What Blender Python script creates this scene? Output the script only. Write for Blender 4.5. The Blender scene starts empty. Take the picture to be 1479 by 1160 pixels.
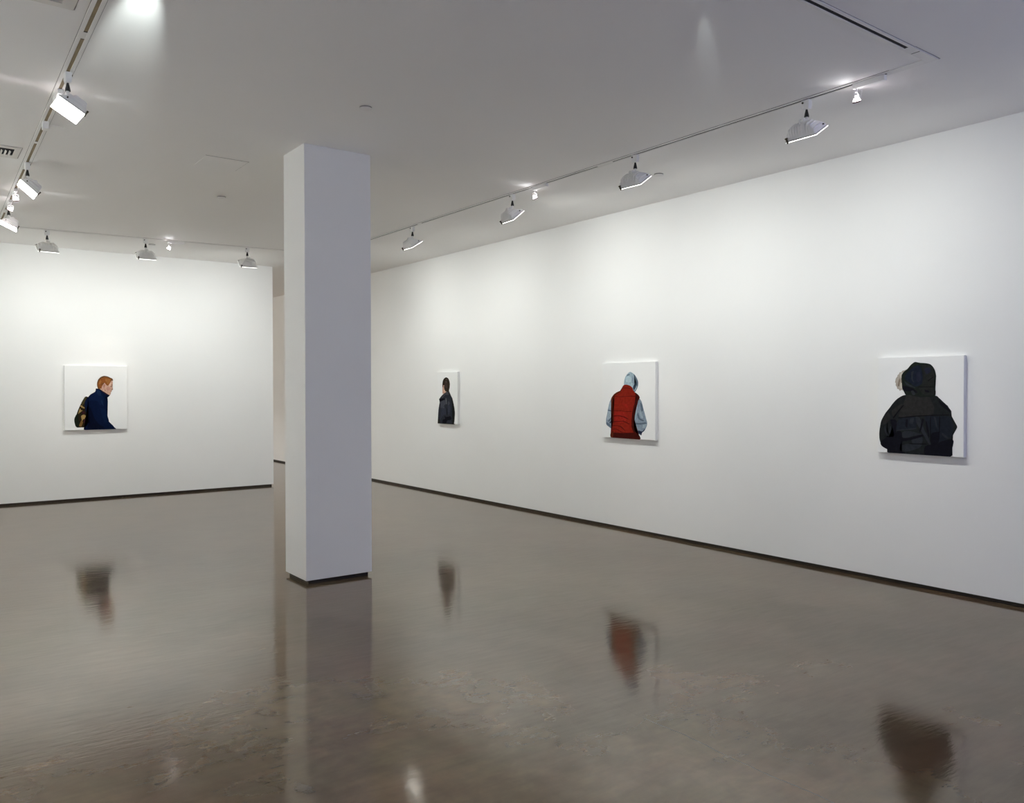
import bpy, bmesh, math, random
from mathutils import Vector, Matrix
random.seed(7)
C = bpy.context.scene.collection
PI = math.pi
CE = 3.66          # ceiling height
XR = 6.61          # right wall face
YB = 13.301        # back partition face
GAP = 0.031        # shadow gap under the walls

FLC = ((.062,.041,.024),(.098,.068,.040),(.145,.105,.066))
FLR = (.075,.11); FLS = .85; FLT = (1,.88,.74); FLB = .0005
SKY = 1.5; REAR = 235; EXPO = 0.22
BEAM = 10.2; BSPR = 158
# ---------------------------------------------------------------- materials
def mat(name, col, rough=0.6, spec=0.3, noise=None, emit=None, strength=0.0, metal=0.0, bump=None):
    """noise = (scale, amount) mottles the colour; bump = (scale, strength, distance)"""
    m = bpy.data.materials.new(name); m.use_nodes = True
    nt = m.node_tree; b = nt.nodes['Principled BSDF']
    b.inputs['Base Color'].default_value = (*col, 1)
    b.inputs['Roughness'].default_value = rough
    b.inputs['Specular IOR Level'].default_value = spec
    b.inputs['Metallic'].default_value = metal
    if emit:
        b.inputs['Emission Color'].default_value = (*emit, 1)
        b.inputs['Emission Strength'].default_value = strength
    if noise or bump:
        tc = nt.nodes.new('ShaderNodeTexCoord')
    if noise:
        n = nt.nodes.new('ShaderNodeTexNoise'); n.inputs['Scale'].default_value = noise[0]
        n.inputs['Detail'].default_value = 5
        nt.links.new(tc.outputs['Object'], n.inputs['Vector'])
        r = nt.nodes.new('ShaderNodeMapRange')
        r.inputs['From Min'].default_value = .3; r.inputs['From Max'].default_value = .7
        r.inputs['To Min'].default_value = 1 - noise[1]; r.inputs['To Max'].default_value = 1 + noise[1]
        nt.links.new(n.outputs['Fac'], r.inputs['Value'])
        mx = nt.nodes.new('ShaderNodeVectorMath'); mx.operation = 'SCALE'
        mx.inputs[0].default_value = col
        nt.links.new(r.outputs['Result'], mx.inputs['Scale'])
        nt.links.new(mx.outputs['Vector'], b.inputs['Base Color'])
    if bump:
        n2 = nt.nodes.new('ShaderNodeTexNoise'); n2.inputs['Scale'].default_value = bump[0]
        n2.inputs['Detail'].default_value = 4
        nt.links.new(tc.outputs['Object'], n2.inputs['Vector'])
        bp = nt.nodes.new('ShaderNodeBump'); bp.inputs['Strength'].default_value = bump[1]
        bp.inputs['Distance'].default_value = bump[2]
        nt.links.new(n2.outputs['Fac'], bp.inputs['Height'])
        nt.links.new(bp.outputs['Normal'], b.inputs['Normal'])
    return m

M = {}
M['wall'] = mat('white wall paint', (.90, .905, .895), .85, .15, noise=(1.3, .008), bump=(90, .06, .002))
M['ceiling'] = mat('flat ceiling paint', (.91, .90, .885), .9, .1, noise=(.8, .008))
M['column'] = mat('column paint', (.90, .90, .895), .8, .2, bump=(110, .10, .002))
M['skirt'] = mat('dark recessed base', (.022, .018, .014), .55, .3, noise=(6, .3))
M['rail'] = mat('white track metal', (.82, .81, .79), .5, .3)
M['slot'] = mat('lit track slot', (.23, .175, .105), .7, .2, noise=(8, .15))  # track groove as it looks lit, the light put into the colour
M['slotunlit'] = mat('unlit track slot', (.012, .009, .010), .7, .2)  # same groove unlit, the shade put into the colour
M['slotcap'] = mat('black slot end', (.01, .01, .01), .5, .3)
M['fixture'] = mat('off white enamel', (.88, .88, .875), .4, .4)
M['fixdark'] = mat('grey bezel', (.5, .5, .49), .45, .4)
M['black'] = mat('black plastic', (.012, .012, .012), .45, .4)
M['clip'] = mat('dark bronze clip', (.07, .06, .04), .4, .4, metal=.5)
M['lens'] = mat('lit diffusing glass', (.9, .9, .9), .4, .3, emit=(.975, 1.0, .965), strength=1.0)
M['bezel_lit'] = mat('translucent glass rim', (.9, .9, .88), .4, .3, emit=(1.0, 1.0, .93), strength=1.0)
M['halogen'] = mat('glowing dichroic reflector', (.9, .8, .8), .3, .4, emit=(1.0, .93, .95), strength=1.0)
M['bulb'] = mat('halogen burner', (1, 1, 1), .3, .4, emit=(1.0, .95, .92), strength=1.0)
M['rim'] = mat('brownish lamp rim', (.22, .12, .11), .4, .4)
M['vent'] = mat('vent enamel', (.72, .70, .66), .6, .25)
M['ventdark'] = mat('dark duct', (.02, .02, .02), .9, .1)
M['disc'] = mat('sprinkler plate', (.82, .81, .80), .6, .2)
M['line'] = mat('panel reveal', (.30, .29, .28), .9, .1)
M['canvas'] = mat('primed white canvas', (.90, .91, .905), .7, .2, bump=(500, .05, .0005))
M['canvas_side'] = mat('canvas edge', (.76, .76, .75), .85, .15)  # shade put into the edge colour; top edges caught too much light
def setE(k, v): M[k].node_tree.nodes['Principled BSDF'].inputs['Emission Strength'].default_value = v
setE('lens', 19); setE('bezel_lit', 3); setE('halogen', 14); setE('bulb', 60)


def floor_material():
    m = bpy.data.materials.new('polished concrete'); m.use_nodes = True
    nt = m.node_tree; N = nt.nodes; L = nt.links; b = N['Principled BSDF']
    tc = N.new('ShaderNodeTexCoord')
    def noise(scale, detail=6, rough=.55, stretch=None, dist=0, rot=0):
        n = N.new('ShaderNodeTexNoise'); n.inputs['Scale'].default_value = scale
        n.inputs['Detail'].default_value = detail; n.inputs['Roughness'].default_value = rough
        n.inputs['Distortion'].default_value = dist
        if stretch:
            mp = N.new('ShaderNodeMapping'); mp.inputs['Scale'].default_value = stretch
            mp.inputs['Rotation'].default_value = (0, 0, rot)
            L.new(tc.outputs['Object'], mp.inputs['Vector']); L.new(mp.outputs['Vector'], n.inputs['Vector'])
        else: L.new(tc.outputs['Object'], n.inputs['Vector'])
        return n.outputs['Fac']
    def ramp(src, stops):
        r = N.new('ShaderNodeValToRGB'); e = r.color_ramp.elements
        while len(e) < len(stops): e.new(.5)
        for k, (p, c) in enumerate(stops): e[k].position = p; e[k].color = (*c, 1)
        L.new(src, r.inputs['Fac']); return r.outputs['Color']
    def rng(src, a, b_, c, d):
        r = N.new('ShaderNodeMapRange'); L.new(src, r.inputs['Value'])
        for k, v in zip(('From Min', 'From Max', 'To Min', 'To Max'), (a, b_, c, d)): r.inputs[k].default_value = v
        return r.outputs['Result']
    def mix(kind, a, b_, fac):
        x = N.new('ShaderNodeMix'); x.data_type = 'RGBA'; x.blend_type = kind
        if isinstance(fac, float): x.inputs[0].default_value = fac
        else: L.new(fac, x.inputs[0])
        for s, v in ((6, a), (7, b_)):
            if isinstance(v, tuple): x.inputs[s].default_value = (*v, 1)
            else: L.new(v, x.inputs[s])
        return x.outputs[2]
    big = noise(.8, 5, .58, dist=.4)
    base = ramp(big, [(.28, FLC[0]), (.5, FLC[1]), (.72, FLC[2])])
    hue = noise(1.9, 5, .55, dist=.3)                                   # olive and mauve clouds in the sealer
    base = mix('MULTIPLY', base, ramp(hue, [(.32, (1.08, .96, .98)), (.5, (1, 1, 1)), (.68, (.94, 1.03, .98))]), 1.0)
    mid = noise(4.2, 5, .6, dist=.5)
    base = mix('MULTIPLY', base, ramp(mid, [(.28, (.80, .79, .78)), (.72, (1.20, 1.20, 1.19))]), 1.0)
    trow = noise(3.4, 5, .6, stretch=(1.1, 6.0, 1), rot=.62, dist=.35)   # trowel sweeps
    base = mix('MULTIPLY', base, ramp(trow, [(.3, (.90, .90, .90)), (.7, (1.10, 1.10, 1.10))]), 1.0)
    scr = noise(9, 3, .5, stretch=(.25, 7, 1), rot=-.45, dist=1.2)      # faint pale scratches
    base = mix('MULTIPLY', base, ramp(scr, [(.66, (1, 1, 1)), (.80, (1.07, 1.07, 1.06))]), 1.0)
    # hairline crack running the length of the floor
    sx = N.new('ShaderNodeSeparateXYZ'); L.new(tc.outputs['Object'], sx.inputs['Vector'])
    wob = N.new('ShaderNodeTexNoise'); wob.inputs['Scale'].default_value = 2.2; wob.inputs['Detail'].default_value = 8
    L.new(tc.outputs['Object'], wob.inputs['Vector'])
    w = rng(wob.outputs['Fac'], 0, 1, -.05, .05)
    a = N.new('ShaderNodeMath'); a.operation = 'ADD'; L.new(sx.outputs['X'], a.inputs[0]); L.new(w, a.inputs[1])
    d = N.new('ShaderNodeMath'); d.operation = 'SUBTRACT'; L.new(a.outputs[0], d.inputs[0]); d.inputs[1].default_value = 2.912
    ab = N.new('ShaderNodeMath'); ab.operation = 'ABSOLUTE'; L.new(d.outputs[0], ab.inputs[0])
    crack = rng(ab.outputs[0], .0012, .0042, 1, 0)
    fade = rng(sx.outputs['Y'], 3.0, 4.6, .75, 0)
    cm = N.new('ShaderNodeMath'); cm.operation = 'MULTIPLY'; L.new(crack, cm.inputs[0]); L.new(fade, cm.inputs[1])
    base = mix('MIX', base, (.012, .009, .008), cm.outputs[0])
    L.new(base, b.inputs['Base Color'])
    rg = noise(3.2, 4, .55, dist=.3)
    L.new(rng(rg, .3, .7, FLR[0], FLR[1]), b.inputs['Roughness'])
    sm = noise(1.7, 5, .6, dist=.5)
    ss = N.new('ShaderNodeMath'); ss.operation = 'MULTIPLY'
    L.new(rng(sm, .3, .7, FLS*.72, FLS*1.25), ss.inputs[0]); L.new(rng(trow, .3, .7, .82, 1.18), ss.inputs[1])
    L.new(ss.outputs[0], b.inputs['Specular IOR Level'])
    b.inputs['Specular Tint'].default_value = (*FLT, 1)
    n1 = noise(9, 4, .55, stretch=(.7, 3.2, 1), rot=.64)
    n2 = noise(60, 3, .5)
    ad = N.new('ShaderNodeMath'); ad.operation = 'MULTIPLY_ADD'
    L.new(n2, ad.inputs[0]); ad.inputs[1].default_value = 0.0; L.new(n1, ad.inputs[2])
    bp = N.new('ShaderNodeBump'); bp.inputs['Strength'].default_value = 1; bp.inputs['Distance'].default_value = FLB
    L.new(ad.outputs[0], bp.inputs['Height']); L.new(bp.outputs['Normal'], b.inputs['Normal'])
    return m
M['floor'] = floor_material()

# ---------------------------------------------------------------- helpers
def box(bm, x0, x1, y0, y1, z0, z1, mi=0):
    vs = [bm.verts.new(p) for p in ((x0,y0,z0),(x1,y0,z0),(x1,y1,z0),(x0,y1,z0),(x0,y0,z1),(x1,y0,z1),(x1,y1,z1),(x0,y1,z1))]
    fs = [bm.faces.new([vs[i] for i in q]) for q in ((3,2,1,0),(4,5,6,7),(0,1,5,4),(1,2,6,5),(2,3,7,6),(3,0,4,7))]
    for f in fs: f.material_index = mi
    return vs
def loft(bm, loops, mi=0, cap=True, smooth=False):
    """join closed loops of equal length into a skin"""
    R = [[bm.verts.new(p) for p in lp] for lp in loops]
    n = len(R[0])
    for a, b in zip(R, R[1:]):
        for i in range(n):
            f = bm.faces.new((a[i], a[(i+1) % n], b[(i+1) % n], b[i])); f.material_index = mi; f.smooth = smooth
    if cap:
        f = bm.faces.new(list(reversed(R[0]))); f.material_index = mi
        f = bm.faces.new(R[-1]); f.material_index = mi
    return R
def lathe(bm, prof, centre=(0,0,0), axis=(0,0,1), n=20, mi=0, cap=True):
    q = Vector((0,0,1)).rotation_difference(Vector(axis).normalized()); c = Vector(centre)
    loops = [[c + q @ Vector((r*math.cos(2*PI*i/n), r*math.sin(2*PI*i/n), z)) for i in range(n)] for r, z in prof]
    return loft(bm, loops, mi, cap, True)
def tube(bm, pts, r, n=8, mi=0):
    pts = [Vector(p) for p in pts]; loops = []
    for k, p in enumerate(pts):
        d = (pts[min(k+1, len(pts)-1)] - pts[max(k-1, 0)]).normalized()
        u = d.orthogonal().normalized() if k == 0 else (u - d*u.dot(d)).normalized()
        v = d.cross(u)
        loops.append([p + r*(u*math.cos(2*PI*i/n) + v*math.sin(2*PI*i/n)) for i in range(n)])
    loft(bm, loops, mi, True, True)
def finish(bm):
    bmesh.ops.recalc_face_normals(bm, faces=bm.faces)
def obj(name, bm, mats, parent=None, label=None, bevel=0, autos=True, recalc=True):
    if recalc: finish(bm)
    me = bpy.data.meshes.new(name); bm.to_mesh(me); bm.free()
    for m in (mats if isinstance(mats, (list, tuple)) else [mats]): me.materials.append(m)
    o = bpy.data.objects.new(name, me); C.objects.link(o)
    if parent: o.parent = parent
    if label: o['label'] = label
    if bevel:
        b = o.modifiers.new('Bevel', 'BEVEL'); b.width = bevel; b.segments = 2; b.limit_method = 'ANGLE'; b.angle_limit = .6
    return o
def thing(name, label, cat, loc=(0,0,0), rz=0.0, group=None):
    o = bpy.data.objects.new(name, None); C.objects.link(o)
    o.empty_display_size = .1; o.location = loc; o.rotation_euler = (0, 0, rz)
    o['label'] = label; o['category'] = cat
    if group: o['group'] = group
    return o
def tag(o, label, cat, group=None):
    o['label'] = label; o['category'] = cat
    if group: o['group'] = group
    return o
def struct(name, bm, m, bevel=0):
    o = obj(name, bm, m, bevel=bevel); o['kind'] = 'structure'; return o
def one(*b):
    bm = bmesh.new(); box(bm, *b); return bm

# ---------------------------------------------------------------- the room
LX = -0.70; FY = -1.8; EY = 22.0; RX = XR + .18
struct('floor', one(LX-.2, RX, FY-.2, EY+.2, -.15, 0), M['floor'])
struct('ceiling', one(LX-.2, RX, FY-.2, EY+.2, CE, CE+.1), M['ceiling'])
struct('wall_right', one(XR, RX, FY-.2, EY+.2, GAP, CE), M['wall'])
struct('baseboard_right', one(XR+.02, RX, FY, EY, 0, GAP), M['skirt'])
struct('wall_left', one(LX-.2, LX, FY-.2, EY+.2, GAP, CE), M['wall'])
struct('baseboard_left', one(LX-.2, LX-.02, FY, EY, 0, GAP), M['skirt'])
struct('wall_back', one(LX, 4.915, YB, YB+.16, GAP, CE), M['wall'])
struct('baseboard_back', one(LX, 4.89, YB+.02, YB+.14, 0, GAP), M['skirt'])
struct('wall_rear', one(LX, XR, EY, EY+.2, GAP, CE), M['wall'])
struct('baseboard_rear', one(LX, XR, EY+.02, EY+.2, 0, GAP), M['skirt'])
# front wall behind the photographer, with the street window opening
WX0, WX1, WZ0, WZ1 = 2.6, 6.2, .45, 3.1
bm = bmesh.new()
box(bm, LX, WX0, FY-.2, FY, 0, CE); box(bm, WX1, XR, FY-.2, FY, 0, CE)
box(bm, WX0, WX1, FY-.2, FY, 0, WZ0); box(bm, WX0, WX1, FY-.2, FY, WZ1, CE)
struct('wall_front', bm, M['wall'])

# ---------------------------------------------------------------- square column
PX0, PX1, PY0, PY1 = 2.650, 3.254, 6.434, 6.891
col = thing('square_column', 'large white square column standing alone in the middle of the gallery floor', 'column', ((PX0+PX1)/2, (PY0+PY1)/2, 0))
hx, hy = (PX1-PX0)/2, (PY1-PY0)/2
bm = one(-hx, hx, -hy, hy, GAP, CE-.0005); obj('shaft', bm, M['column'], col, bevel=.004)
bm = one(-hx+.028, hx-.028, -hy+.022, hy-.022, 0, GAP); obj('plinth', bm, M['skirt'], col, label='recessed dark base under the column')
ART = {
 'hat1': [
  ('bag', [308,502,328,519,365,512,399,439,421,271,420,75,335,44,256,42,194,41,166,68,147,151,155,196,183,245,212,321,246,393,274,448]),
  ('bag_green', [147,151,155,196,186,250,212,255,203,188,211,133,231,110,211,44,183,47,160,79]),
  ('bag_olive', [311,500,331,513,342,496,319,452,297,403,274,386,266,414,283,453]),
  ('tan', [240,379,268,384,288,364,311,349,305,333,285,342,265,351,254,359]),
  ('tan', [232,332,247,332,254,309,280,304,262,291,243,292,252,276,234,276,218,252,213,266,223,299]),
  ('maroon', [265,281,307,291,313,252,285,247]),
  ('tan', [256,220,296,241,319,229,344,209,318,196,310,174,290,169,270,142,262,175]),
  ('tan_dark', [256,148,273,142,284,119,267,75,253,53,222,68,236,109]),
  ('maroon', [318,174,352,195,378,149,352,105,312,101,293,135]),
  ('navy', [494,644,559,635,648,581,716,535,644,480,652,482,684,439,675,377,666,332,672,253,677,213,698,144,701,121,762,62,785,33,813,0,697,0,318,0,312,34,341,72,375,133,341,245,313,358,319,441,365,510,411,556,468,583,479,595,489,614]),
  ('navy_mid', [410,534,491,577,571,553,617,491,605,418,559,380,513,448,433,461,376,445]),
  ('navy_mid', [565,340,640,316,660,264,674,122,639,107,599,187,570,289]),
  ('navy_dark', [387,361,432,271,478,157,558,70,628,28,512,10,386,9,352,49,392,121,375,244]),
  ('navy_light', [502,625,525,628,559,605,579,560,559,523,513,561]),
  ('navy_light', [582,475,600,435,617,367,594,390,571,441]),
  ('maroon', [559,635,583,622,652,581,714,537,694,530,644,559,590,597]),
  ('navy_dark', [667,547,714,533,644,480,644,510]),
  ('skin', [563,639,586,683,613,717,668,739,726,776,745,784,761,775,765,745,764,708,757,681,755,662,769,636,764,625,745,624,743,612,747,600,733,584,732,565,722,544,706,541,648,578,582,618]),
  ('skin_red', [664,656,706,671,726,640,691,611,663,622]),
  ('skin_light', [698,697,726,731,745,734,737,693,710,674]),
  ('skin_red', [613,709,637,720,648,694,638,671,631,642,619,638,610,664]),
  ('skin_dark', [623,698,633,702,629,672,623,657]),
  ('skin_dark', [633,627,644,626,648,600,636,600]),
  ('eye', [730,680,747,681,745,670,733,663]),
  ('skin_dark', [741,708,763,708,755,678,743,685]),
  ('eye', [747,636,764,632,761,628,747,629]),
  ('skin_dark', [731,612,747,606,739,593,733,599]),
  ('ginger_dark', [521,654,511,699,514,740,529,781,552,809,583,831,629,843,683,835,726,815,757,803,771,779,765,766,745,772,726,746,629,728,586,672,559,639,533,639]),
  ('ginger', [537,658,525,703,531,740,548,773,575,799,614,816,668,819,718,804,745,789,732,772,726,746,720,729,698,697,683,689,660,701,640,726,625,730,606,713,588,687,586,657,575,644,559,639]),
  ('ginger_light', [644,799,699,798,734,776,714,738,683,708,668,739,644,765]),
  ('ginger_light', [544,747,567,773,583,754,567,717,548,703]),
  ('ginger_dark', [567,695,598,709,625,730,614,732,583,710]),
 ],
 'p2': [
  ('coat', [573,643,614,597,637,556,743,507,745,493,791,431,843,336,876,225,865,136,844,48,816,0,742,0,151,0,0,0,16,86,40,256,107,411,141,434,73,468,133,505,256,561,440,618]),
  ('coat_edge', [745,493,791,431,843,336,876,225,865,136,844,48,808,0,743,2,792,157,769,324,700,458]),
  ('coat_light', [156,423,369,454,413,386,307,340,215,298,155,315]),
  ('coat_blue', [200,298,352,329,425,251,423,184,303,170,213,124,122,66,169,202]),
  ('coat_light', [261,342,352,334,336,300,268,305]),
  ('coat_light', [519,422,602,434,623,384,532,360]),
  ('coat_blue', [517,348,637,356,648,238,557,175,514,241]),
  ('coat_streak', [415,489,449,490,476,387,431,387]),
  ('coat_dark', [479,302,508,297,501,174,476,184]),
  ('coat_dark', [341,157,422,136,526,141,660,154,695,89,510,71,435,22,256,13,272,80,392,99]),
  ('coat_edge', [46,87,92,88,136,11,0,0,16,64]),
  ('coat_dark', [80,468,203,487,355,489,370,477,179,432,141,434]),
  ('coat_edge', [0,13,816,14,808,0,0,0]),
  ('collar', [440,616,500,630,561,619,595,569,535,557,402,558,279,506,218,505,317,571]),
  ('coat_edge', [567,638,608,597,637,551,595,560,572,596]),
  ('skin', [258,705,314,748,357,729,356,673,428,623,427,607,281,578,257,608]),
  ('skin_light', [294,645,355,659,409,618,330,613]),
  ('hair_dark', [258,698,253,766,279,832,347,877,446,897,543,878,605,829,634,768,620,703,592,652,561,624,488,618,403,631,356,671,338,711,347,739,311,748,283,717]),
  ('hair', [396,828,469,833,499,805,479,749,502,702,441,683,381,725,370,786]),
  ('hair_light', [414,823,469,826,480,796,431,786]),
  ('hair_light', [433,871,506,866,518,843,420,847]),
 ],
 'p3': [
  ('grey_blue', [181,517,143,466,117,389,108,351,79,255,76,209,85,173,133,144,187,121,257,126,262,484,262,496]),
  ('slate', [80,204,117,194,175,159,192,121,150,138,85,171]),
  ('slate', [122,228,202,290,203,273,134,214]),
  ('slate_dark', [144,198,193,244,197,228,163,193]),
  ('pale_blue', [108,346,178,359,198,298,127,245,97,238]),
  ('pale_blue', [175,196,205,214,204,169,175,174]),
  ('slate', [116,374,203,363,203,351,116,360]),
  ('pale_blue', [155,482,180,482,197,376,129,380]),
  ('grey_blue', [709,525,755,491,785,407,815,334,845,254,857,222,851,184,820,133,801,114,766,93,751,57,719,66,657,85,610,141,579,195,581,327,599,492,630,449]),
  ('slate', [731,478,770,447,786,387,761,360,742,397]),
  ('slate', [635,216,736,214,821,226,848,211,736,193,634,194]),
  ('slate', [691,352,729,277,798,252,783,238,706,260,675,313]),
  ('pale_blue', [730,391,753,348,783,290,760,278,722,331]),
  ('pale_blue', [661,433,684,444,676,368,651,263,635,263,644,340]),
  ('pale_blue', [782,192,848,205,821,161,774,148]),
  ('pale_blue', [634,175,681,155,657,115,641,131]),
  ('cuff', [653,96,704,117,766,107,820,144,801,113,766,92,751,56,727,75,680,78]),
  ('hood', [427,720,438,775,461,819,501,855,545,875,603,852,650,815,689,755,693,706,673,657,624,605,577,645,506,677,435,698]),
  ('slate', [611,847,650,815,689,755,693,706,673,657,624,605,612,635,656,695,657,749,626,809]),
  ('slate_dark', [603,684,633,725,647,722,632,668,620,635,601,656]),
  ('hood_light', [468,803,524,819,571,787,555,738,491,737,460,759]),
  ('slate', [485,833,540,850,524,833,492,825]),
  ('hood_light', [554,700,586,733,585,667]),
  ('grey_blue', [587,825,610,776,609,722,586,733,579,782]),
  ('hood_light', [652,668,672,701,667,668,632,630,624,632]),
  ('vest', [390,643,396,676,427,704,491,708,554,691,593,662,608,626,635,607,694,579,723,548,716,525,685,489,657,428,637,427,626,301,609,207,618,141,649,90,707,63,726,4,726,0,417,0,180,0,173,55,191,118,213,203,204,343,180,482,176,466,181,528,239,585,305,614,370,630]),
  ('vest_dark', [635,607,694,579,723,548,716,525,685,489,657,428,637,427,626,301,609,207,618,141,649,90,617,86,571,161,581,327,614,437,638,477,662,537]),
  ('vest_brown', [181,528,239,585,305,614,390,634,329,598,247,557,213,506,212,392,227,344,233,204,213,203,204,343,180,482,176,466]),
  ('vest_dark', [183,67,418,72,617,86,707,63,726,0,417,0,182,0]),
  ('vest_bright', [243,327,390,360,486,313,452,223,323,196,242,232]),
  ('vest_bright', [245,451,391,460,503,446,487,399,391,454,262,462]),
  ('vest_line', [247,557,393,554,521,562,631,559,631,552,505,555,393,547,247,551]),
  ('vest_line', [215,363,325,369,438,362,566,362,565,355,438,355,325,361,215,356]),
  ('vest_line', [214,293,324,302,437,289,517,259,501,255,421,280,324,294,214,286]),
  ('vest_line', [213,220,323,227,420,233,532,198,516,192,412,224,323,218,213,213]),
  ('vest_line', [216,169,322,168,387,154,451,107,435,106,371,145,322,160,216,163]),
  ('vest_line', [211,119,289,122,386,87,498,81,386,80,289,114,211,112]),
  ('vest_brown', [177,67,223,91,214,1,182,0]),
  ('vest_line', [410,665,490,671,569,651,569,645,490,665,410,658]),
 ],
 'p4': [
  ('fur', [329,863,359,871,381,827,320,770,311,660,292,663,277,650,258,669,242,671,240,692,223,705,228,731,214,741,231,763,224,780,242,793,246,815,262,825,270,842,291,844,303,859]),
  ('fur_dark', [252,731,268,783,279,757,268,705,251,698]),
  ('fur_light', [276,828,306,841,291,789,279,796]),
  ('fur_light', [278,718,297,731,300,679,285,672]),
  ('fur_dark', [287,776,298,783,301,737,290,737]),
  ('parka', [356,611,265,581,218,548,179,508,152,474,132,453,100,419,48,338,31,270,22,203,28,129,62,63,149,32,136,0,504,0,858,0,873,63,892,141,890,163,875,184,894,229,931,294,915,331,873,399,867,449,860,461,818,511,846,487,769,549,727,583,677,605]),
  ('parka_brown', [355,607,437,596,525,587,620,588,655,528,676,484,654,412,464,401,284,377,262,409,309,496,309,490]),
  ('parka_blue', [284,367,360,379,464,382,470,272,403,250,240,244,237,310]),
  ('parka_blue', [567,391,726,395,839,398,887,311,866,203,759,147,652,130,624,258]),
  ('parka_light', [464,388,508,377,537,319,573,243,623,154,651,65,615,115,572,178,522,254,478,317]),
  ('parka_light', [240,244,358,258,463,271,463,262,358,247,240,236]),
  ('parka_light', [312,227,403,237,536,209,447,193,357,163,304,174]),
  ('parka_light', [424,159,536,190,539,118,431,113]),
  ('parka_light', [287,80,371,104,535,105,490,64,370,25,309,35,283,53]),
  ('parka_light', [160,281,182,229,185,189,166,188,143,221]),
  ('parka_light', [90,285,120,213,143,180,119,180,89,225]),
  ('parka_brown', [68,352,132,426,162,387,130,320,75,292]),
  ('parka_dark', [165,351,223,349,241,317,229,244,231,137,195,42,144,30,62,63,39,102,111,159,205,176,190,255,168,308]),
  ('parka_dark', [236,224,297,226,311,161,402,171,536,209,550,190,402,145,311,128,280,86,279,33,339,10,202,3,140,5,203,83]),
  ('parka_dark', [652,226,732,242,738,185,724,133,651,104,638,168]),
  ('parka_dark', [695,119,781,155,865,174,891,159,892,141,873,63,858,0,578,0,579,94]),
  ('parka_dark', [352,353,371,353,366,275,343,287]),
  ('parka_dark', [538,364,559,359,529,254,507,227,522,293]),
  ('parka_dark', [581,333,596,334,623,206,616,180,595,244]),
  ('seam', [269,374,464,396,654,409,839,417,839,411,654,402,464,388,269,366]),
  ('seam', [632,380,639,380,641,155,634,155]),
  ('seam', [736,389,743,389,740,223,733,223]),
  ('seam', [401,111,579,117,579,110,401,104]),
  ('parka_light', [675,387,697,375,717,274,696,305]),
  ('parka_light', [767,237,830,195,865,190,823,176,767,212]),
  ('parka_light', [405,367,442,375,434,316,389,321]),
  ('parka_dark', [727,555,797,512,811,504,853,442,811,467,755,503]),
  ('parka_brown', [178,441,271,508,309,509,232,429,200,382]),
  ('seam', [196,375,263,449,316,502,324,500,270,443,208,372]),
  ('hood_black', [442,942,464,946,515,936,573,932,630,920,665,889,686,851,697,800,689,750,677,706,693,643,684,598,627,590,511,595,408,607,348,609,326,640,304,679,298,750,295,809,322,847,367,879,404,917]),
  ('hood_navy', [351,828,441,897,507,909,542,826,541,731,468,693,394,731,335,770]),
  ('hood_brown', [543,915,616,914,658,876,679,800,657,706,541,706,557,826]),
  ('hood_blue', [565,877,622,883,636,845,586,820]),
  ('parka_light', [331,757,365,731,453,689,453,680,379,699,342,724]),
  ('parka_dark', [308,705,409,683,467,654,482,628,408,647,319,653]),
  ('parka_light', [408,647,438,654,460,615,430,609]),
  ('parka_light', [411,840,440,853,425,782,446,737,417,763]),
  ('hood_brown', [497,693,656,690,685,630,656,605,555,616]),
  ('seam', [505,694,671,693,671,688,505,688]),
  ('parka_dark', [570,661,613,655,620,636,577,642]),
  ('hood_blue', [470,827,514,846,527,769,483,737]),
  ('seam', [607,756,665,794,668,789,610,750]),
 ],
}

# ---------------------------------------------------------------- lighting tracks
def track(name_label, p0, p1, slots, groove='slot', S=.0095):
    """recessed two-rail track from p0 to p1; slots = list of (s0, s1) metres from p0 where the groove is open"""
    p0, p1 = Vector(p0), Vector(p1); d = p1 - p0; Ln = d.length
    t = thing('lighting_track', name_label, 'lighting track', (p0.x, p0.y, CE), math.atan2(d.y, d.x), 'ceiling lighting tracks')
    W = .033; T = .006
    bm = bmesh.new()
    box(bm, 0, Ln, -W, -S, -T, 0); box(bm, 0, Ln, S, W, -T, 0)
    s = 0
    for a, b in list(slots) + [(Ln, Ln)]:
        if a > s + .001: box(bm, s, a, -S, S, -T*.8, 0)
        s = b
    obj('rail', bm, M['rail'], t, bevel=.001)
    bm = bmesh.new()
    for a, b in slots: box(bm, a+.012, b-.012, -S+.0002, S-.0002, -T*.35, -.0002)
    for a, b in slots:
        box(bm, a, a+.012, -S+.0002, S-.0002, -T*.6, -.0002, 1); box(bm, b-.012, b, -S+.0002, S-.0002, -T*.6, -.0002, 1)
    obj('groove', bm, [M[groove], M['slotcap']], t, label='dark open groove of the track')
    bm = bmesh.new()                          # thin shadow reveal around the flange
    box(bm, -.004, Ln+.004, -W-.0035, -W-.0005, -.0012, 0); box(bm, -.004, Ln+.004, W+.0005, W+.0035, -.0012, 0)
    obj('reveal', bm, M['line'], t)
    return t
TL = lambda y: .825 + (y - 4.7) * .0155                 # left track
TB = lambda x: 11.925 - (x - .95) * .085                # back track
TR = lambda y: 5.09 + (y - 3.4) * .001                  # right track
def seg(L, *cuts):
    out = []; s = 0.03
    for a, b in cuts: out.append((s, a)); s = b
    out.append((s, L - .03)); return out
yl0 = 2.51
def cutY(y, w): return (y - yl0 - w/2, y - yl0 + w/2)
track('recessed lighting track along the left side with joints and a groove toned as lit', (TL(yl0), yl0), (TL(11.9), 11.88),
      seg(9.37, cutY(5.22, .10), cutY(7.72, .06), cutY(8.62, .20), cutY(10.9, .2)), 'slot', .0105)
track('recessed lighting track parallel to the back wall, partly hidden by the column', (.98, TB(.98)), (5.05, TB(5.05)),
      seg(4.08), 'slot')
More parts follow.
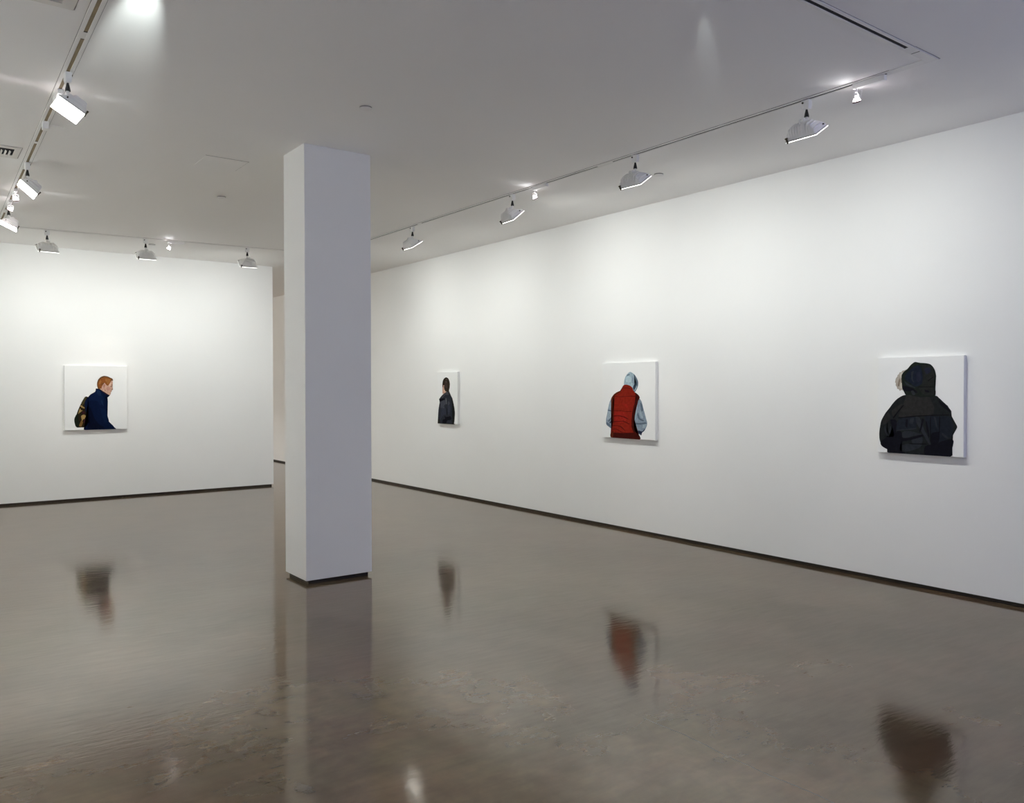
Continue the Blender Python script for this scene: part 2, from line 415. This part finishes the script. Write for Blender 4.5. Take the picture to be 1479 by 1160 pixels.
track('recessed lighting track running parallel to the long right wall', (5.088, 11.55), (5.088, 2.76),
      seg(8.79, (2.75, 2.85), (6.02, 6.22)), 'slotunlit', .0105)
track('recessed front lighting track with a groove toned as unlit meeting the right corner', (.86, 2.51), (4.83, 2.51),
      seg(3.97), 'slotunlit', .0125)
# corner joiner where the right and front tracks meet
bm = bmesh.new()
box(bm, 4.83, 5.121, 2.477, 2.543, CE-.006, CE); box(bm, 5.055, 5.121, 2.543, 2.76, CE-.006, CE)
cj = obj('track_corner', bm, M['rail'], bevel=.001)
tag(cj, 'white L shaped corner joiner between the right and front lighting tracks', 'track joiner')
bm = bmesh.new(); box(bm, 4.90, 4.906, 2.484, 2.536, CE-.0068, CE-.0059)
obj('seam', bm, M['slotcap'], cj, label='black seam across the joiner')
bm = bmesh.new()
box(bm, 4.83, 5.128, 2.4695, 2.4735, CE-.0012, CE); box(bm, 5.1245, 5.1285, 2.4735, 2.76, CE-.0012, CE)
obj('reveal', bm, M['line'], cj)

# ---------------------------------------------------------------- floodlights
LW, LD = .245, .172
R_ = math.radians
def make_flood(tilt, label, power=1.0):
    """local frame: origin on the ceiling, +X towards the lit wall"""
    t = thing('track_floodlight', label, 'floodlight', group='wall washing floodlights')
    e = Vector((math.cos(tilt), 0, math.sin(tilt))); nrm = Vector((math.sin(tilt), 0, -math.cos(tilt))); Y = Vector((0, 1, 0))
    Cc = Vector((.002, 0, -.240))
    P = lambda a, b, c: Cc + e*a + Y*b + nrm*c          # a along tilt, b along track, c out of the lens
    # track adapter
    bm = bmesh.new()
    loft(bm, [[(x*s, y*s2, z) for x, y in ((-1,-1),(1,-1),(1,1),(-1,1))] for s, s2, z in ((.019,.030,-.004),(.019,.030,-.045),(.016,.025,-.068))])
    obj('track_adapter', bm, M['fixture'], t, bevel=.002)
    bm = bmesh.new()
    lathe(bm, [(.007, 0), (.007, .006)], (-.018, .018, -.022), (-1, 0, 0), 12)
    obj('lock_button', bm, M['clip'], t)
    bm = bmesh.new()
    lathe(bm, [(.016,-.121),(.0165,-.117),(.0155,-.108),(.009,-.078),(.007,-.068)], n=18)
    obj('joint_boot', bm, M['black'], t, label='black conical rubber boot')
    # knuckle down to the housing back
    top = P(0, 0, -.092)
    bm = bmesh.new()
    tube(bm, [(0,0,-.119), (0,0,-.136), tuple(top)], .0105, 12)
    for s in (-1, 1):
        loft(bm, [[P(x, s*.014 + y, z) for x, y in ((-w,-.004),(w,-.004),(w,.004),(-w,.004))] for w, z in ((.022,-.080),(.015,-.100),(.008,-.112))])
    lathe(bm, [(.007,-.02),(.007,.02)], P(0,0,-.100), (0,1,0), 10)
    obj('knuckle', bm, M['fixture'], t)
    # housing: tapered shell
    bm = bmesh.new()
    def rect(a0, a1, b, c, r=.010):
        pts = []
        for (sx, sy, st) in ((1,-1,-90),(1,1,0),(-1,1,90),(-1,-1,180)):
            cx = (a1 if sx > 0 else a0) - sx*r; cy = sy*(b - r)
            for k in range(4):
                an = math.radians(st + 30*k); pts.append(P(cx + r*math.cos(an), cy + r*math.sin(an), c))
        return pts
    loft(bm, [rect(-LD/2+.004, LD/2-.004, LW/2-.004, -.006), rect(-LD/2+.008, LD/2-.012, LW/2-.010, -.028),
              rect(-LD/2+.022, LD/2-.050, LW/2-.030, -.062), rect(-LD/2+.034, LD/2-.074, LW/2-.052, -.080)])
    hs = obj('housing', bm, M['fixture'], t)
    # cooling fins stepped like a dome along the long side
    bm = bmesh.new()
    nf = 11
    for k in range(nf):
        b = -LW/2 + .018 + (LW-.036)*k/(nf-1)
        u = abs(2*k/(nf-1) - 1); hgt = .052 + .040*min(1, (1 - u)/.42)**.7
        hgt = round(hgt/.007)*.007
        prof = [(-LD/2+.004, -.008), (-LD/2+.006, -.030), (-LD/2+.020, -hgt+.006), (-LD/2+.032, -hgt), (.012, -hgt), (.050, -.045), (.060, -.008)]
        loft(bm, [[P(a, b+dy, c) for a, c in prof] for dy in (-.0042, .0042)])
    obj('cooling_fin', bm, M['fixture'], hs)
    # door frame around the glass, proud rim of lit glass
    bm = bmesh.new()
    o_, i_ = (LD/2, LW/2), (LD/2-.007, LW/2-.007)
    def ring(c0, c1, A, B):
        q = lambda s, c: [P(sx*s[0], sy*s[1], c) for sx, sy in ((-1,-1),(1,-1),(1,1),(-1,1))]
        loops = [q(B, c0), q(A, c0), q(A, c1), q(B, c1)]
        R = [[bm.verts.new(p) for p in lp] for lp in loops]
        for a, b in zip(R, R[1:] + R[:1]):
            for i in range(4): bm.faces.new((a[i], a[(i+1)%4], b[(i+1)%4], b[i]))
    ring(-.008, -.001, o_, i_)
    obj('door_frame', bm, M['fixdark'], t)
    bm = bmesh.new(); loft(bm, [rect(-LD/2+.001, LD/2-.001, LW/2-.001, -.001, .004), rect(-LD/2+.001, LD/2-.001, LW/2-.001, .004, .004)], cap=False)
    obj('glass_rim', bm, M['bezel_lit'], t, label='glowing edge of the lamp glass')
    bm = bmesh.new(); f = bm.faces.new([bm.verts.new(p) for p in rect(-LD/2+.002, LD/2-.002, LW/2-.002, .0035, .004)])
    g = obj('lens', bm, M['lens'], t, label='bright white lit glass')
    L = bpy.data.lights.new('flood_beam', 'AREA'); L.shape = 'RECTANGLE'; L.size = .05; L.size_y = .09; L.energy = BEAM*power; L.spread = R_(130 if power > 1.05 else BSPR); L.color = (.975, 1, .965)
    lo = bpy.data.objects.new('flood_beam', L); C.objects.link(lo); lo.parent = t
    bt = tilt + R_(30 if power > 1.05 else -3); be = Vector((math.cos(bt), 0, math.sin(bt)))
    lo.matrix_local = Matrix((be, Y, be.cross(Y))).transposed().to_4x4(); lo.location = P(0, 0, .008 + (.03 if power > 1.05 else 0))
    # clip at one end of the low edge, slot and screw on the end plate
    bm = bmesh.new()
    for b0 in (LW/2-.020,):
        loft(bm, [[P(-LD/2-.004+x, b0+y, c) for x, y in ((-.004,-.006),(.004,-.006),(.004,.006),(-.004,.006))] for c in (.008,-.014,-.034)])
        loft(bm, [[P(-LD/2-.004+x, b0+y, c) for x, y in ((-.006,-.009),(.006,-.009),(.006,.009),(-.006,.009))] for c in (-.026,-.033)])
    obj('clip', bm, M['clip'], t, label='dark bronze door clip')
    for s in (-1, 1):
        bm = bmesh.new()
        q = [P(a, s*(LW/2-.008-(-c-.006)*.45), c) for a, c in ((.004,-.018),(.012,-.018),(.012,-.040),(.004,-.040))]
        loft(bm, [q, [p + Y*s*.006 for p in q]])
        lathe(bm, [(.005,0),(.005,.012)], P(.042, s*(LW/2-.014), -.028), (0, s, 0), 10)
        obj('end_slot', bm, M['clip'], hs, label='dark slot and screw on the end plate')
    return t
def place_flood(tilt, label, x, y, rz, power=1.0):
    t = make_flood(math.radians(tilt), label, power); t.location = (x, y, CE - .006); t.rotation_euler = (0, 0, rz); return t
FLOODS = [
 (32.6, 'white floodlight on the right track, nearest the camera, over the dark hooded parka canvas', 5.09, 3.374, R_(-.4)),
 (34.5, 'white floodlight on the right track above the red vest canvas, beside a round ceiling plate', 5.09, 5.050, R_(3.7)),
 (40.0, 'white floodlight on the right track, just left of the middle small spotlight', 5.09, 6.835, R_(-4.4)),
 (33.0, 'white floodlight on the right track, farthest one, close beside the column', 5.095, 8.935, R_(-.6)),
 (33.5, 'white floodlight hanging before the back wall at far left over the backpack canvas', 1.455, TB(1.455), R_(95.8), .8),
 (33.6, 'white floodlight hanging before the back wall, middle one of its three', 2.606, TB(2.606), R_(88), .8),
 (37.8, 'white floodlight hanging before the back wall, nearest the column', 3.944, TB(3.944), R_(86.7)),
 (29.6, 'large bright lit floodlight on the left track nearest the camera', TL(5.88), 5.881, R_(183.2), 3.6),
 (40.8, 'lit floodlight on the left track in the middle, beside the grilled vent', TL(8.43), 8.430, R_(180.8), 4.6),
 (25.7, 'lit floodlight on the left track, farthest, at the left edge above the back wall', TL(10.45), 10.45, R_(175.6), 4.8),
 (33.0, 'white floodlight on the right track hidden behind the column', 5.095, 10.72, R_(0)),
 (58.0, 'unseen floodlight added on the front track as fill, at its left end', .95, 2.51, R_(-90), 1.1),  # unseen, added to lift the front wall, ceiling and column
 (58.0, 'unseen floodlight added on the front track as fill, at its middle', 2.2, 2.51, R_(-90), 1.1),  # second unseen fill, added for the same front area
 (35.0, 'unseen floodlight added on the left track as fill, nearest of all', TL(3.45), 3.45, R_(180), 1.1),  # unseen, added for more ambient light near the camera
]
for a in FLOODS: place_flood(*a)

# ---------------------------------------------------------------- small halogen spotlights
WHT = (.95, .96, 1); PNK = (1, .88, .96)
def make_spot(label, x, y, rz, aim=(0.5, 0, -1), spill=None):
    """local +X runs along the track with the transformer bar; lamp hangs at the origin"""
    t = thing('halogen_spotlight', label, 'spotlight', (x, y, CE - .006), rz, 'small halogen track spotlights')
    bm = bmesh.new(); box(bm, -.02, .20, -.017, .017, -.034, 0); obj('transformer_bar', bm, M['fixture'], t, bevel=.002)
    bm = bmesh.new()
    tube(bm, [(0,0,-.034), (0,0,-.058)], .006, 10)
    tube(bm, [(0,-.026,-.105), (0,-.026,-.066), (0,-.012,-.058), (0,.012,-.058), (0,.026,-.066), (0,.026,-.105)], .0035, 8)
    obj('yoke', bm, M['fixture'], t)
    ax = Vector(aim).normalized(); c = Vector((0, 0, -.098))
    bm = bmesh.new()
    q0 = [(.007, -.020), (.011, -.016), (.017, -.004), (.022, .008), (.025, .016)]
    lathe(bm, q0, c, ax, 20, cap=False)
    lathe(bm, [(.007, -.020), (.0005, -.0205)], c, ax, 20, cap=False)
    obj('reflector', bm, M['halogen'], t, label='glowing glass reflector')
    bm = bmesh.new(); lathe(bm, [(.024,.014),(.028,.014),(.028,.023),(.024,.023),(.024,.014)], c, ax, 20, cap=False); obj('rim', bm, M['rim'], t)
    bm = bmesh.new(); lathe(bm, [(.002,-.012),(.006,-.008),(.006,.008),(.002,.012)], c, ax, 12); obj('burner', bm, M['bulb'], t)
    bm = bmesh.new(); tube(bm, [(.01,0,-.036), (.035,.006,-.050), (.03,.004,-.085), (.004,0,-.116)], .0016, 6); obj('cord', bm, M['fixture'], t)
    L = bpy.data.lights.new('spot_beam', 'SPOT'); L.energy = 22; L.spot_size = R_(38); L.spot_blend = .8; L.shadow_soft_size = .02; L.color = (1, .9, .82)
    o = bpy.data.objects.new('spot_beam', L); C.objects.link(o); o.parent = t
    o.location = c + ax*.035; o.rotation_euler = ax.to_track_quat('-Z', 'Y').to_euler()
    if spill:
        for org, tgt, en, ang, colr in spill:
            L = bpy.data.lights.new('spill', 'SPOT'); L.energy = en; L.spot_size = R_(ang); L.spot_blend = 1; L.shadow_soft_size = .012; L.color = colr
            o = bpy.data.objects.new('spill', L); C.objects.link(o); o.parent = t
            p = Vector(org); o.location = p
            o.rotation_euler = (Vector(tgt) - p).to_track_quat('-Z', 'Y').to_euler()
    return t
make_spot('small glowing halogen spotlight at the near end of the right track', 5.09, 3.00, R_(-90), (-.1, .5, -1), [((-.02,-.02,-.075), (-.05,-.16,0), .45, 100, WHT), ((-.02,.02,-.075), (.08,.14,0), .6, 90, PNK)])
make_spot('small glowing halogen spotlight halfway along the right track', 5.09, 6.46, R_(-90), (.1, .5, -1), [((-.02,-.02,-.075), (.0,-.16,0), .5, 90, WHT)])
make_spot('small glowing halogen spotlight on the back track between two floodlights', 2.90, TB(2.90), R_(0), (-.35, .8, -1), [((-.02,-.02,-.075), (-.05,-.25,0), 1.6, 55, WHT)])
make_spot('small glowing halogen spotlight just behind the largest lit floodlight', TL(6.25), 6.25, R_(90), (.0, .5, -1), [((0,.03,-.075), (.0,.45,0), 1.3, 48, PNK), ((0,-.03,-.075), (.02,-.45,0), 1.3, 36, WHT)])
make_spot('glowing halogen spotlight on the left track, nearer one of a close pair', TL(9.60), 9.60, R_(90), (.6, -.2, -1), [((0,.03,-.075), (.0,.45,0), 1.3, 48, PNK), ((0,-.03,-.075), (.1,-.6,0), 3.2, 35, WHT)])
make_spot('glowing halogen spotlight on the left track, farther one of a close pair', TL(10.20), 10.20, R_(90), (.4, .4, -1), [((0,.03,-.075), (.0,.45,0), 2.0, 40, WHT)])
make_spot('halogen spotlight on the left track above the picture, throwing a wide streak over the ceiling', TL(3.95), 3.95, R_(90), (.3, .5, -1),
          [((0,-.14,-.13), (.95,-.225,0), 125, 21, (.9, 1, .98))])
make_spot('halogen spotlight on the front track above the picture, throwing a narrow streak over the ceiling', 2.92, 2.51, R_(0), (.2, .5, -1),
          [((.05,.03,-.085), (.95,.73,0), 34, 8, (.9, 1, .98))])

# stub adapter with a thin rod on the left track
sa = thing('track_connector', 'empty white connector with a thin rod on the left track behind the largest floodlight', 'connector', (TL(7.08), 7.08, CE-.006), 0)
bm = bmesh.new(); box(bm, -.02, .02, -.035, .035, -.055, 0); obj('body', bm, M['fixture'], sa, bevel=.002)
bm = bmesh.new(); tube(bm, [(.02,0,-.018), (.12,0,-.018)], .002, 8); lathe(bm, [(.004,0),(.004,.008)], (.12,0,-.018), (1,0,0), 8); obj('rod', bm, M['fixture'], sa)

# ---------------------------------------------------------------- ceiling vents, plates, access panel
def vent(label, x0, x1, y0, y1, cross):
    t = thing('ceiling_vent', label, 'vent', ((x0+x1)/2, (y0+y1)/2, CE)); hx, hy = (x1-x0)/2, (y1-y0)/2; f = .048 if cross else .065
    bm = bmesh.new()
    q = lambda s, z: [(-hx+s,-hy+s,z),(hx-s,-hy+s,z),(hx-s,hy-s,z),(-hx+s,hy-s,z)]
    loft(bm, [q(-.0, 0), q(.004, -.008), q(f, -.010), q(f, -.002)], cap=False); obj('frame', bm, M['vent'], t)
    bm = bmesh.new(); box(bm, -hx-.004, hx+.004, -hy-.004, hy+.004, -.0012, 0); obj('reveal', bm, M['line'], t)
    bm = bmesh.new(); box(bm, -hx+f-.001, hx-f+.001, -hy+f-.001, hy-f+.001, -.0025, -.0013); obj('duct_shade', bm, M['ventdark'], t, label='flat dark plate painted as the shade in the vent opening')  # flat plate, the shade of the opening put into its colour
    bm = bmesh.new()
    if cross:
        k = 0; x = -hx+f+.02
        while x < hx-f-.01:
            loft(bm, [[(x,y,-.003),(x+.004,y,-.003),(x+.013,y,-.012),(x+.009,y,-.012)] for y in (-hy+f+.085, hy-f-.05)]); x += .030
        box(bm, -hx+f, hx-f, hy-f-.05, hy-f, -.008, -.003)
    else:
        y = -hy+f+.01
        while y < hy-f-.01:
            loft(bm, [[(x,y,-.003),(x,y+.003,-.003),(x,y+.017,-.010),(x,y+.014,-.010)] for x in (-hx+f, hx-f)]); y += .026
    obj('louvre', bm, M['vent'], t)
vent('square ceiling vent with long thin louvres cut by the top edge of the picture', .20, .735, 4.37, 4.905, False)
vent('ceiling vent with short cross vanes at the left edge beside the track', .20, .80, 7.975, 8.36, True)
def plate(label, x, y, r=.047):
    t = thing('sprinkler_plate', label, 'ceiling plate', (x, y, CE), 0, 'round ceiling cover plates')
    bm = bmesh.new(); lathe(bm, [(r*.80, 0), (r*.80, -.008), (r, -.009), (r*.99, -.012), (r*.85, -.0135), (.0005, -.014)], n=32); obj('cover', bm, M['disc'], t)
    bm = bmesh.new(); lathe(bm, [(r*.93, 0), (r*.93, -.006)], n=32); obj('gap_ring', bm, M['line'], t)
plate('round white ceiling plate in front of the column, nearest the camera', 2.675, 5.36)
plate('round white ceiling plate left of the column between access panel and back track', 2.69, 8.76)
plate('round white ceiling plate between the right track and the right wall', 5.745, 5.39)
plate('small round ceiling plate close to the back wall above the middle floodlight', 2.79, 12.24)
ap = thing('access_panel', 'flush square access panel in the ceiling left of the column', 'panel', (2.29, 7.46, CE))
bm = bmesh.new(); box(bm, -.183, .183, -.183, .183, -.004, 0); obj('panel_leaf', bm, M['ceiling'], ap, bevel=.001)
bm = bmesh.new(); box(bm, -.19, .19, -.1885, -.1845, -.0016, 0); box(bm, .1845, .1875, -.1845, .1845, -.001, 0); obj('reveal', bm, M['line'], ap)

# ---------------------------------------------------------------- canvases
PAINT = {
 'skin':(.50,.31,.235),'skin_red':(.44,.235,.185),'skin_light':(.60,.40,.30),'skin_dark':(.30,.155,.115),'eye':(.13,.08,.06),
 'ginger':(.235,.078,.020),'ginger_light':(.30,.125,.035),'ginger_dark':(.115,.055,.022),
 'bag':(.018,.013,.007),'bag_green':(.009,.013,.008),'bag_olive':(.050,.043,.016),'tan':(.30,.20,.075),'tan_dark':(.16,.085,.025),'maroon':(.035,.010,.016),
 'navy':(.003,.0075,.028),'navy_mid':(.004,.011,.038),'navy_light':(.008,.019,.052),'navy_dark':(.0025,.004,.014),
 'coat':(.026,.028,.036),'coat_edge':(.020,.020,.018),'coat_light':(.055,.058,.075),'coat_blue':(.034,.038,.056),'coat_dark':(.008,.008,.012),'coat_streak':(.10,.11,.12),
 'collar':(.052,.053,.062),'hair_dark':(.030,.023,.016),'hair':(.048,.031,.026),'hair_light':(.080,.058,.048),
 'grey_blue':(.235,.29,.355),'pale_blue':(.33,.40,.46),'slate':(.105,.14,.185),'slate_dark':(.030,.048,.075),'cuff':(.022,.027,.058),
 'hood':(.34,.45,.51),'hood_light':(.43,.55,.60),'vest':(.215,.016,.008),'vest_dark':(.050,.007,.005),'vest_brown':(.10,.018,.008),'vest_bright':(.255,.016,.010),'vest_line':(.085,.008,.006),
 'fur':(.46,.41,.35),'fur_dark':(.27,.22,.17),'fur_light':(.62,.57,.50),
 'parka':(.016,.018,.019),'parka_brown':(.025,.024,.024),'parka_blue':(.015,.018,.025),'parka_light':(.025,.028,.034),'parka_dark':(.0085,.0085,.013),'seam':(.006,.006,.008),
 'hood_black':(.014,.018,.015),'hood_navy':(.012,.016,.027),'hood_brown':(.019,.020,.019),'hood_blue':(.018,.019,.034),
}
for k, c in PAINT.items(): M[k] = mat('paint ' + k.replace('_', ' '), c, .9, .02, noise=(38, .16))
def smooth_loop(p, n=3):
    out = []; N = len(p)
    for i in range(N):
        a, b, c, d = p[i-1], p[i], p[(i+1) % N], p[(i+2) % N]
        for k in range(n):
            t = k/n
            out.append(tuple(b[j]*(2*t**3-3*t*t+1) + c[j]*(3*t*t-2*t**3) + .38*(c[j]-a[j])*(t**3-2*t*t+t) + .38*(d[j]-b[j])*(t**3-t*t) for j in (0, 1)))
    return out
def canvas(key, label, origin, ux, w, h, figs, nrm):
    """origin = lower left corner of the painted face, ux = unit vector along its width, nrm = out of the wall"""
    t = thing('painting', label, 'painting', tuple(origin), 0, 'square canvases with figures')
    ux, nrm, uz = Vector(ux), Vector(nrm), Vector((0, 0, 1)); T = .041
    P = lambda u, v, o=0: ux*(u*w) + uz*(v*h) + nrm*o
    bm = bmesh.new()
    loft(bm, [[P(0,0,o), P(1,0,o), P(1,1,o), P(0,1,o)] for o in (-T, 0)])
    finish(bm)
    for f in bm.faces: f.material_index = 0 if f.normal.dot(nrm) > .9 else 1
    obj('stretched_canvas', bm, [M['canvas'], M['canvas_side']], t, bevel=.0025)
    names = {}
    order = 0
    for part, mats in figs:
        bm = bmesh.new(); ml = []
        for m, pts in ART[key]:
            order += 1
            if m not in mats: continue
            if m not in ml: ml.append(m)
            pp = [(pts[i]/1000, pts[i+1]/1000) for i in range(0, len(pts), 2)]
            pp = [(min(.9995, max(.0005, u)), min(.999, max(.0008, v))) for u, v in smooth_loop(pp)]
            idx = [k for k, (q, _) in enumerate(ART[key]) if _ is pts][0]
            o = .0006 + .00006*idx
            cl = []
            for q in pp:
                if not cl or (abs(q[0]-cl[-1][0]) + abs(q[1]-cl[-1][1])) > 1e-4: cl.append(q)
            vs = [bm.verts.new(P(u, v, o)) for u, v in cl]
            f = bm.faces.new(vs); f.material_index = ml.index(m)
            if f.normal.dot(nrm) < 0: f.normal_flip()
        bmesh.ops.triangulate(bm, faces=bm.faces[:])
        for f in bm.faces:
            f.normal_update()
            if f.normal.dot(nrm) < 0: f.normal_flip()
        obj(part, bm, [M[k] for k in ml], t, recalc=False)
    return t
canvas('hat1', 'white canvas on the back wall showing a red haired youth with a camouflage backpack', (1.826, YB-.0415, 1.028), (1,0,0), .830, .940,
  [('painted_backpack', ('bag','bag_green','bag_olive','tan','tan_dark')), ('painted_jacket', ('navy','navy_mid','navy_dark','navy_light','maroon')),
   ('painted_face', ('skin','skin_red','skin_light','skin_dark','eye')), ('painted_hair', ('ginger','ginger_light','ginger_dark'))], (0,-1,0))
canvas('p2', 'narrow looking white canvas nearest the column showing a dark haired person in a black coat', (XR-.0415, 10.758, 1.086), (0,-1,0), .563, .790,
  [('painted_coat', ('coat','coat_edge','coat_light','coat_blue','coat_dark','coat_streak','collar')), ('painted_face', ('skin','skin_light')),
   ('painted_hair', ('hair_dark','hair','hair_light'))], (-1,0,0))
canvas('p3', 'white canvas on the right wall showing a person in red vest and pale blue hood', (XR-.0415, 7.056, 1.053), (0,-1,0), .845, .868,
  [('painted_sleeve', ('grey_blue','slate','slate_dark','pale_blue','cuff')), ('painted_hood', ('hood','hood_light')),
   ('painted_vest', ('vest','vest_dark','vest_brown','vest_bright','vest_line'))], (-1,0,0))
canvas('p4', 'white canvas at far right showing a person in a dark parka with fur trimmed hood', (XR-.0415, 3.671, 1.088), (0,-1,0), .697, .794,
  [('painted_fur', ('fur','fur_dark','fur_light')), ('painted_parka', ('parka','parka_brown','parka_blue','parka_light','parka_dark','seam')),
   ('painted_hood', ('hood_black','hood_navy','hood_brown','hood_blue'))], (-1,0,0))

# ---------------------------------------------------------------- daylight and the rear room
w = bpy.data.worlds.new('World'); bpy.context.scene.world = w; w.use_nodes = True
bg = w.node_tree.nodes['Background']; bg.inputs['Color'].default_value = (.42, .50, 1.0, 1); bg.inputs['Strength'].default_value = SKY
pl = bpy.data.lights.new('window_portal', 'AREA'); pl.shape = 'RECTANGLE'; pl.size = WX1-WX0; pl.size_y = WZ1-WZ0; pl.cycles.is_portal = True
po = bpy.data.objects.new('window_portal', pl); C.objects.link(po); po.location = ((WX0+WX1)/2, FY-.1, (WZ0+WZ1)/2); po.rotation_euler = (R_(90), 0, 0)
rl = bpy.data.lights.new('rear_room_fill', 'AREA'); rl.size = .6; rl.energy = REAR; rl.color = (1, .97, .93)  # unseen fill added to light the passage beyond the partition
ro = bpy.data.objects.new('rear_room_fill', rl); C.objects.link(ro); ro.location = (2.2, 18.6, CE-.4); ro.rotation_euler = (0, R_(25), 0)

# ---------------------------------------------------------------- camera
f_, yaw, roll, cy, H, pit = 1176.5979, .6392, -.00175, 574.19, 1.6379, .01224
s, c = math.sin(yaw), math.cos(yaw); sp, cp = math.sin(pit), math.cos(pit)
Fw = Vector((s*cp, c*cp, -sp)); Rr = Vector((c, -s, 0)); Up = Vector((s*sp, c*sp, cp))
cr, sr = math.cos(roll), math.sin(roll)
Rc = Rr*cr + Up*sr; Uc = Up*cr - Rr*sr
cam = bpy.data.cameras.new('camera'); co = bpy.data.objects.new('camera', cam); C.objects.link(co)
Mx = Matrix((Rc, Uc, -Fw)).transposed().to_4x4(); Mx.translation = Vector((0, 0, H)); co.matrix_world = Mx
cam.sensor_width = 36; cam.lens = f_/1479*36; cam.shift_y = -(580-cy)/1479; cam.clip_start = .05; cam.clip_end = 100
sc = bpy.context.scene; sc.camera = co
sc.view_settings.view_transform = 'Standard'; sc.view_settings.look = 'None'; sc.view_settings.gamma = 1; sc.view_settings.exposure = EXPO
sc.view_settings.use_curve_mapping = False
sc.cycles.max_bounces = 14; sc.cycles.diffuse_bounces = 10; sc.cycles.glossy_bounces = 5
sc.cycles.caustics_reflective = False; sc.cycles.caustics_refractive = False
sc.cycles.sample_clamp_indirect = 6
sc.cycles.use_denoising = True
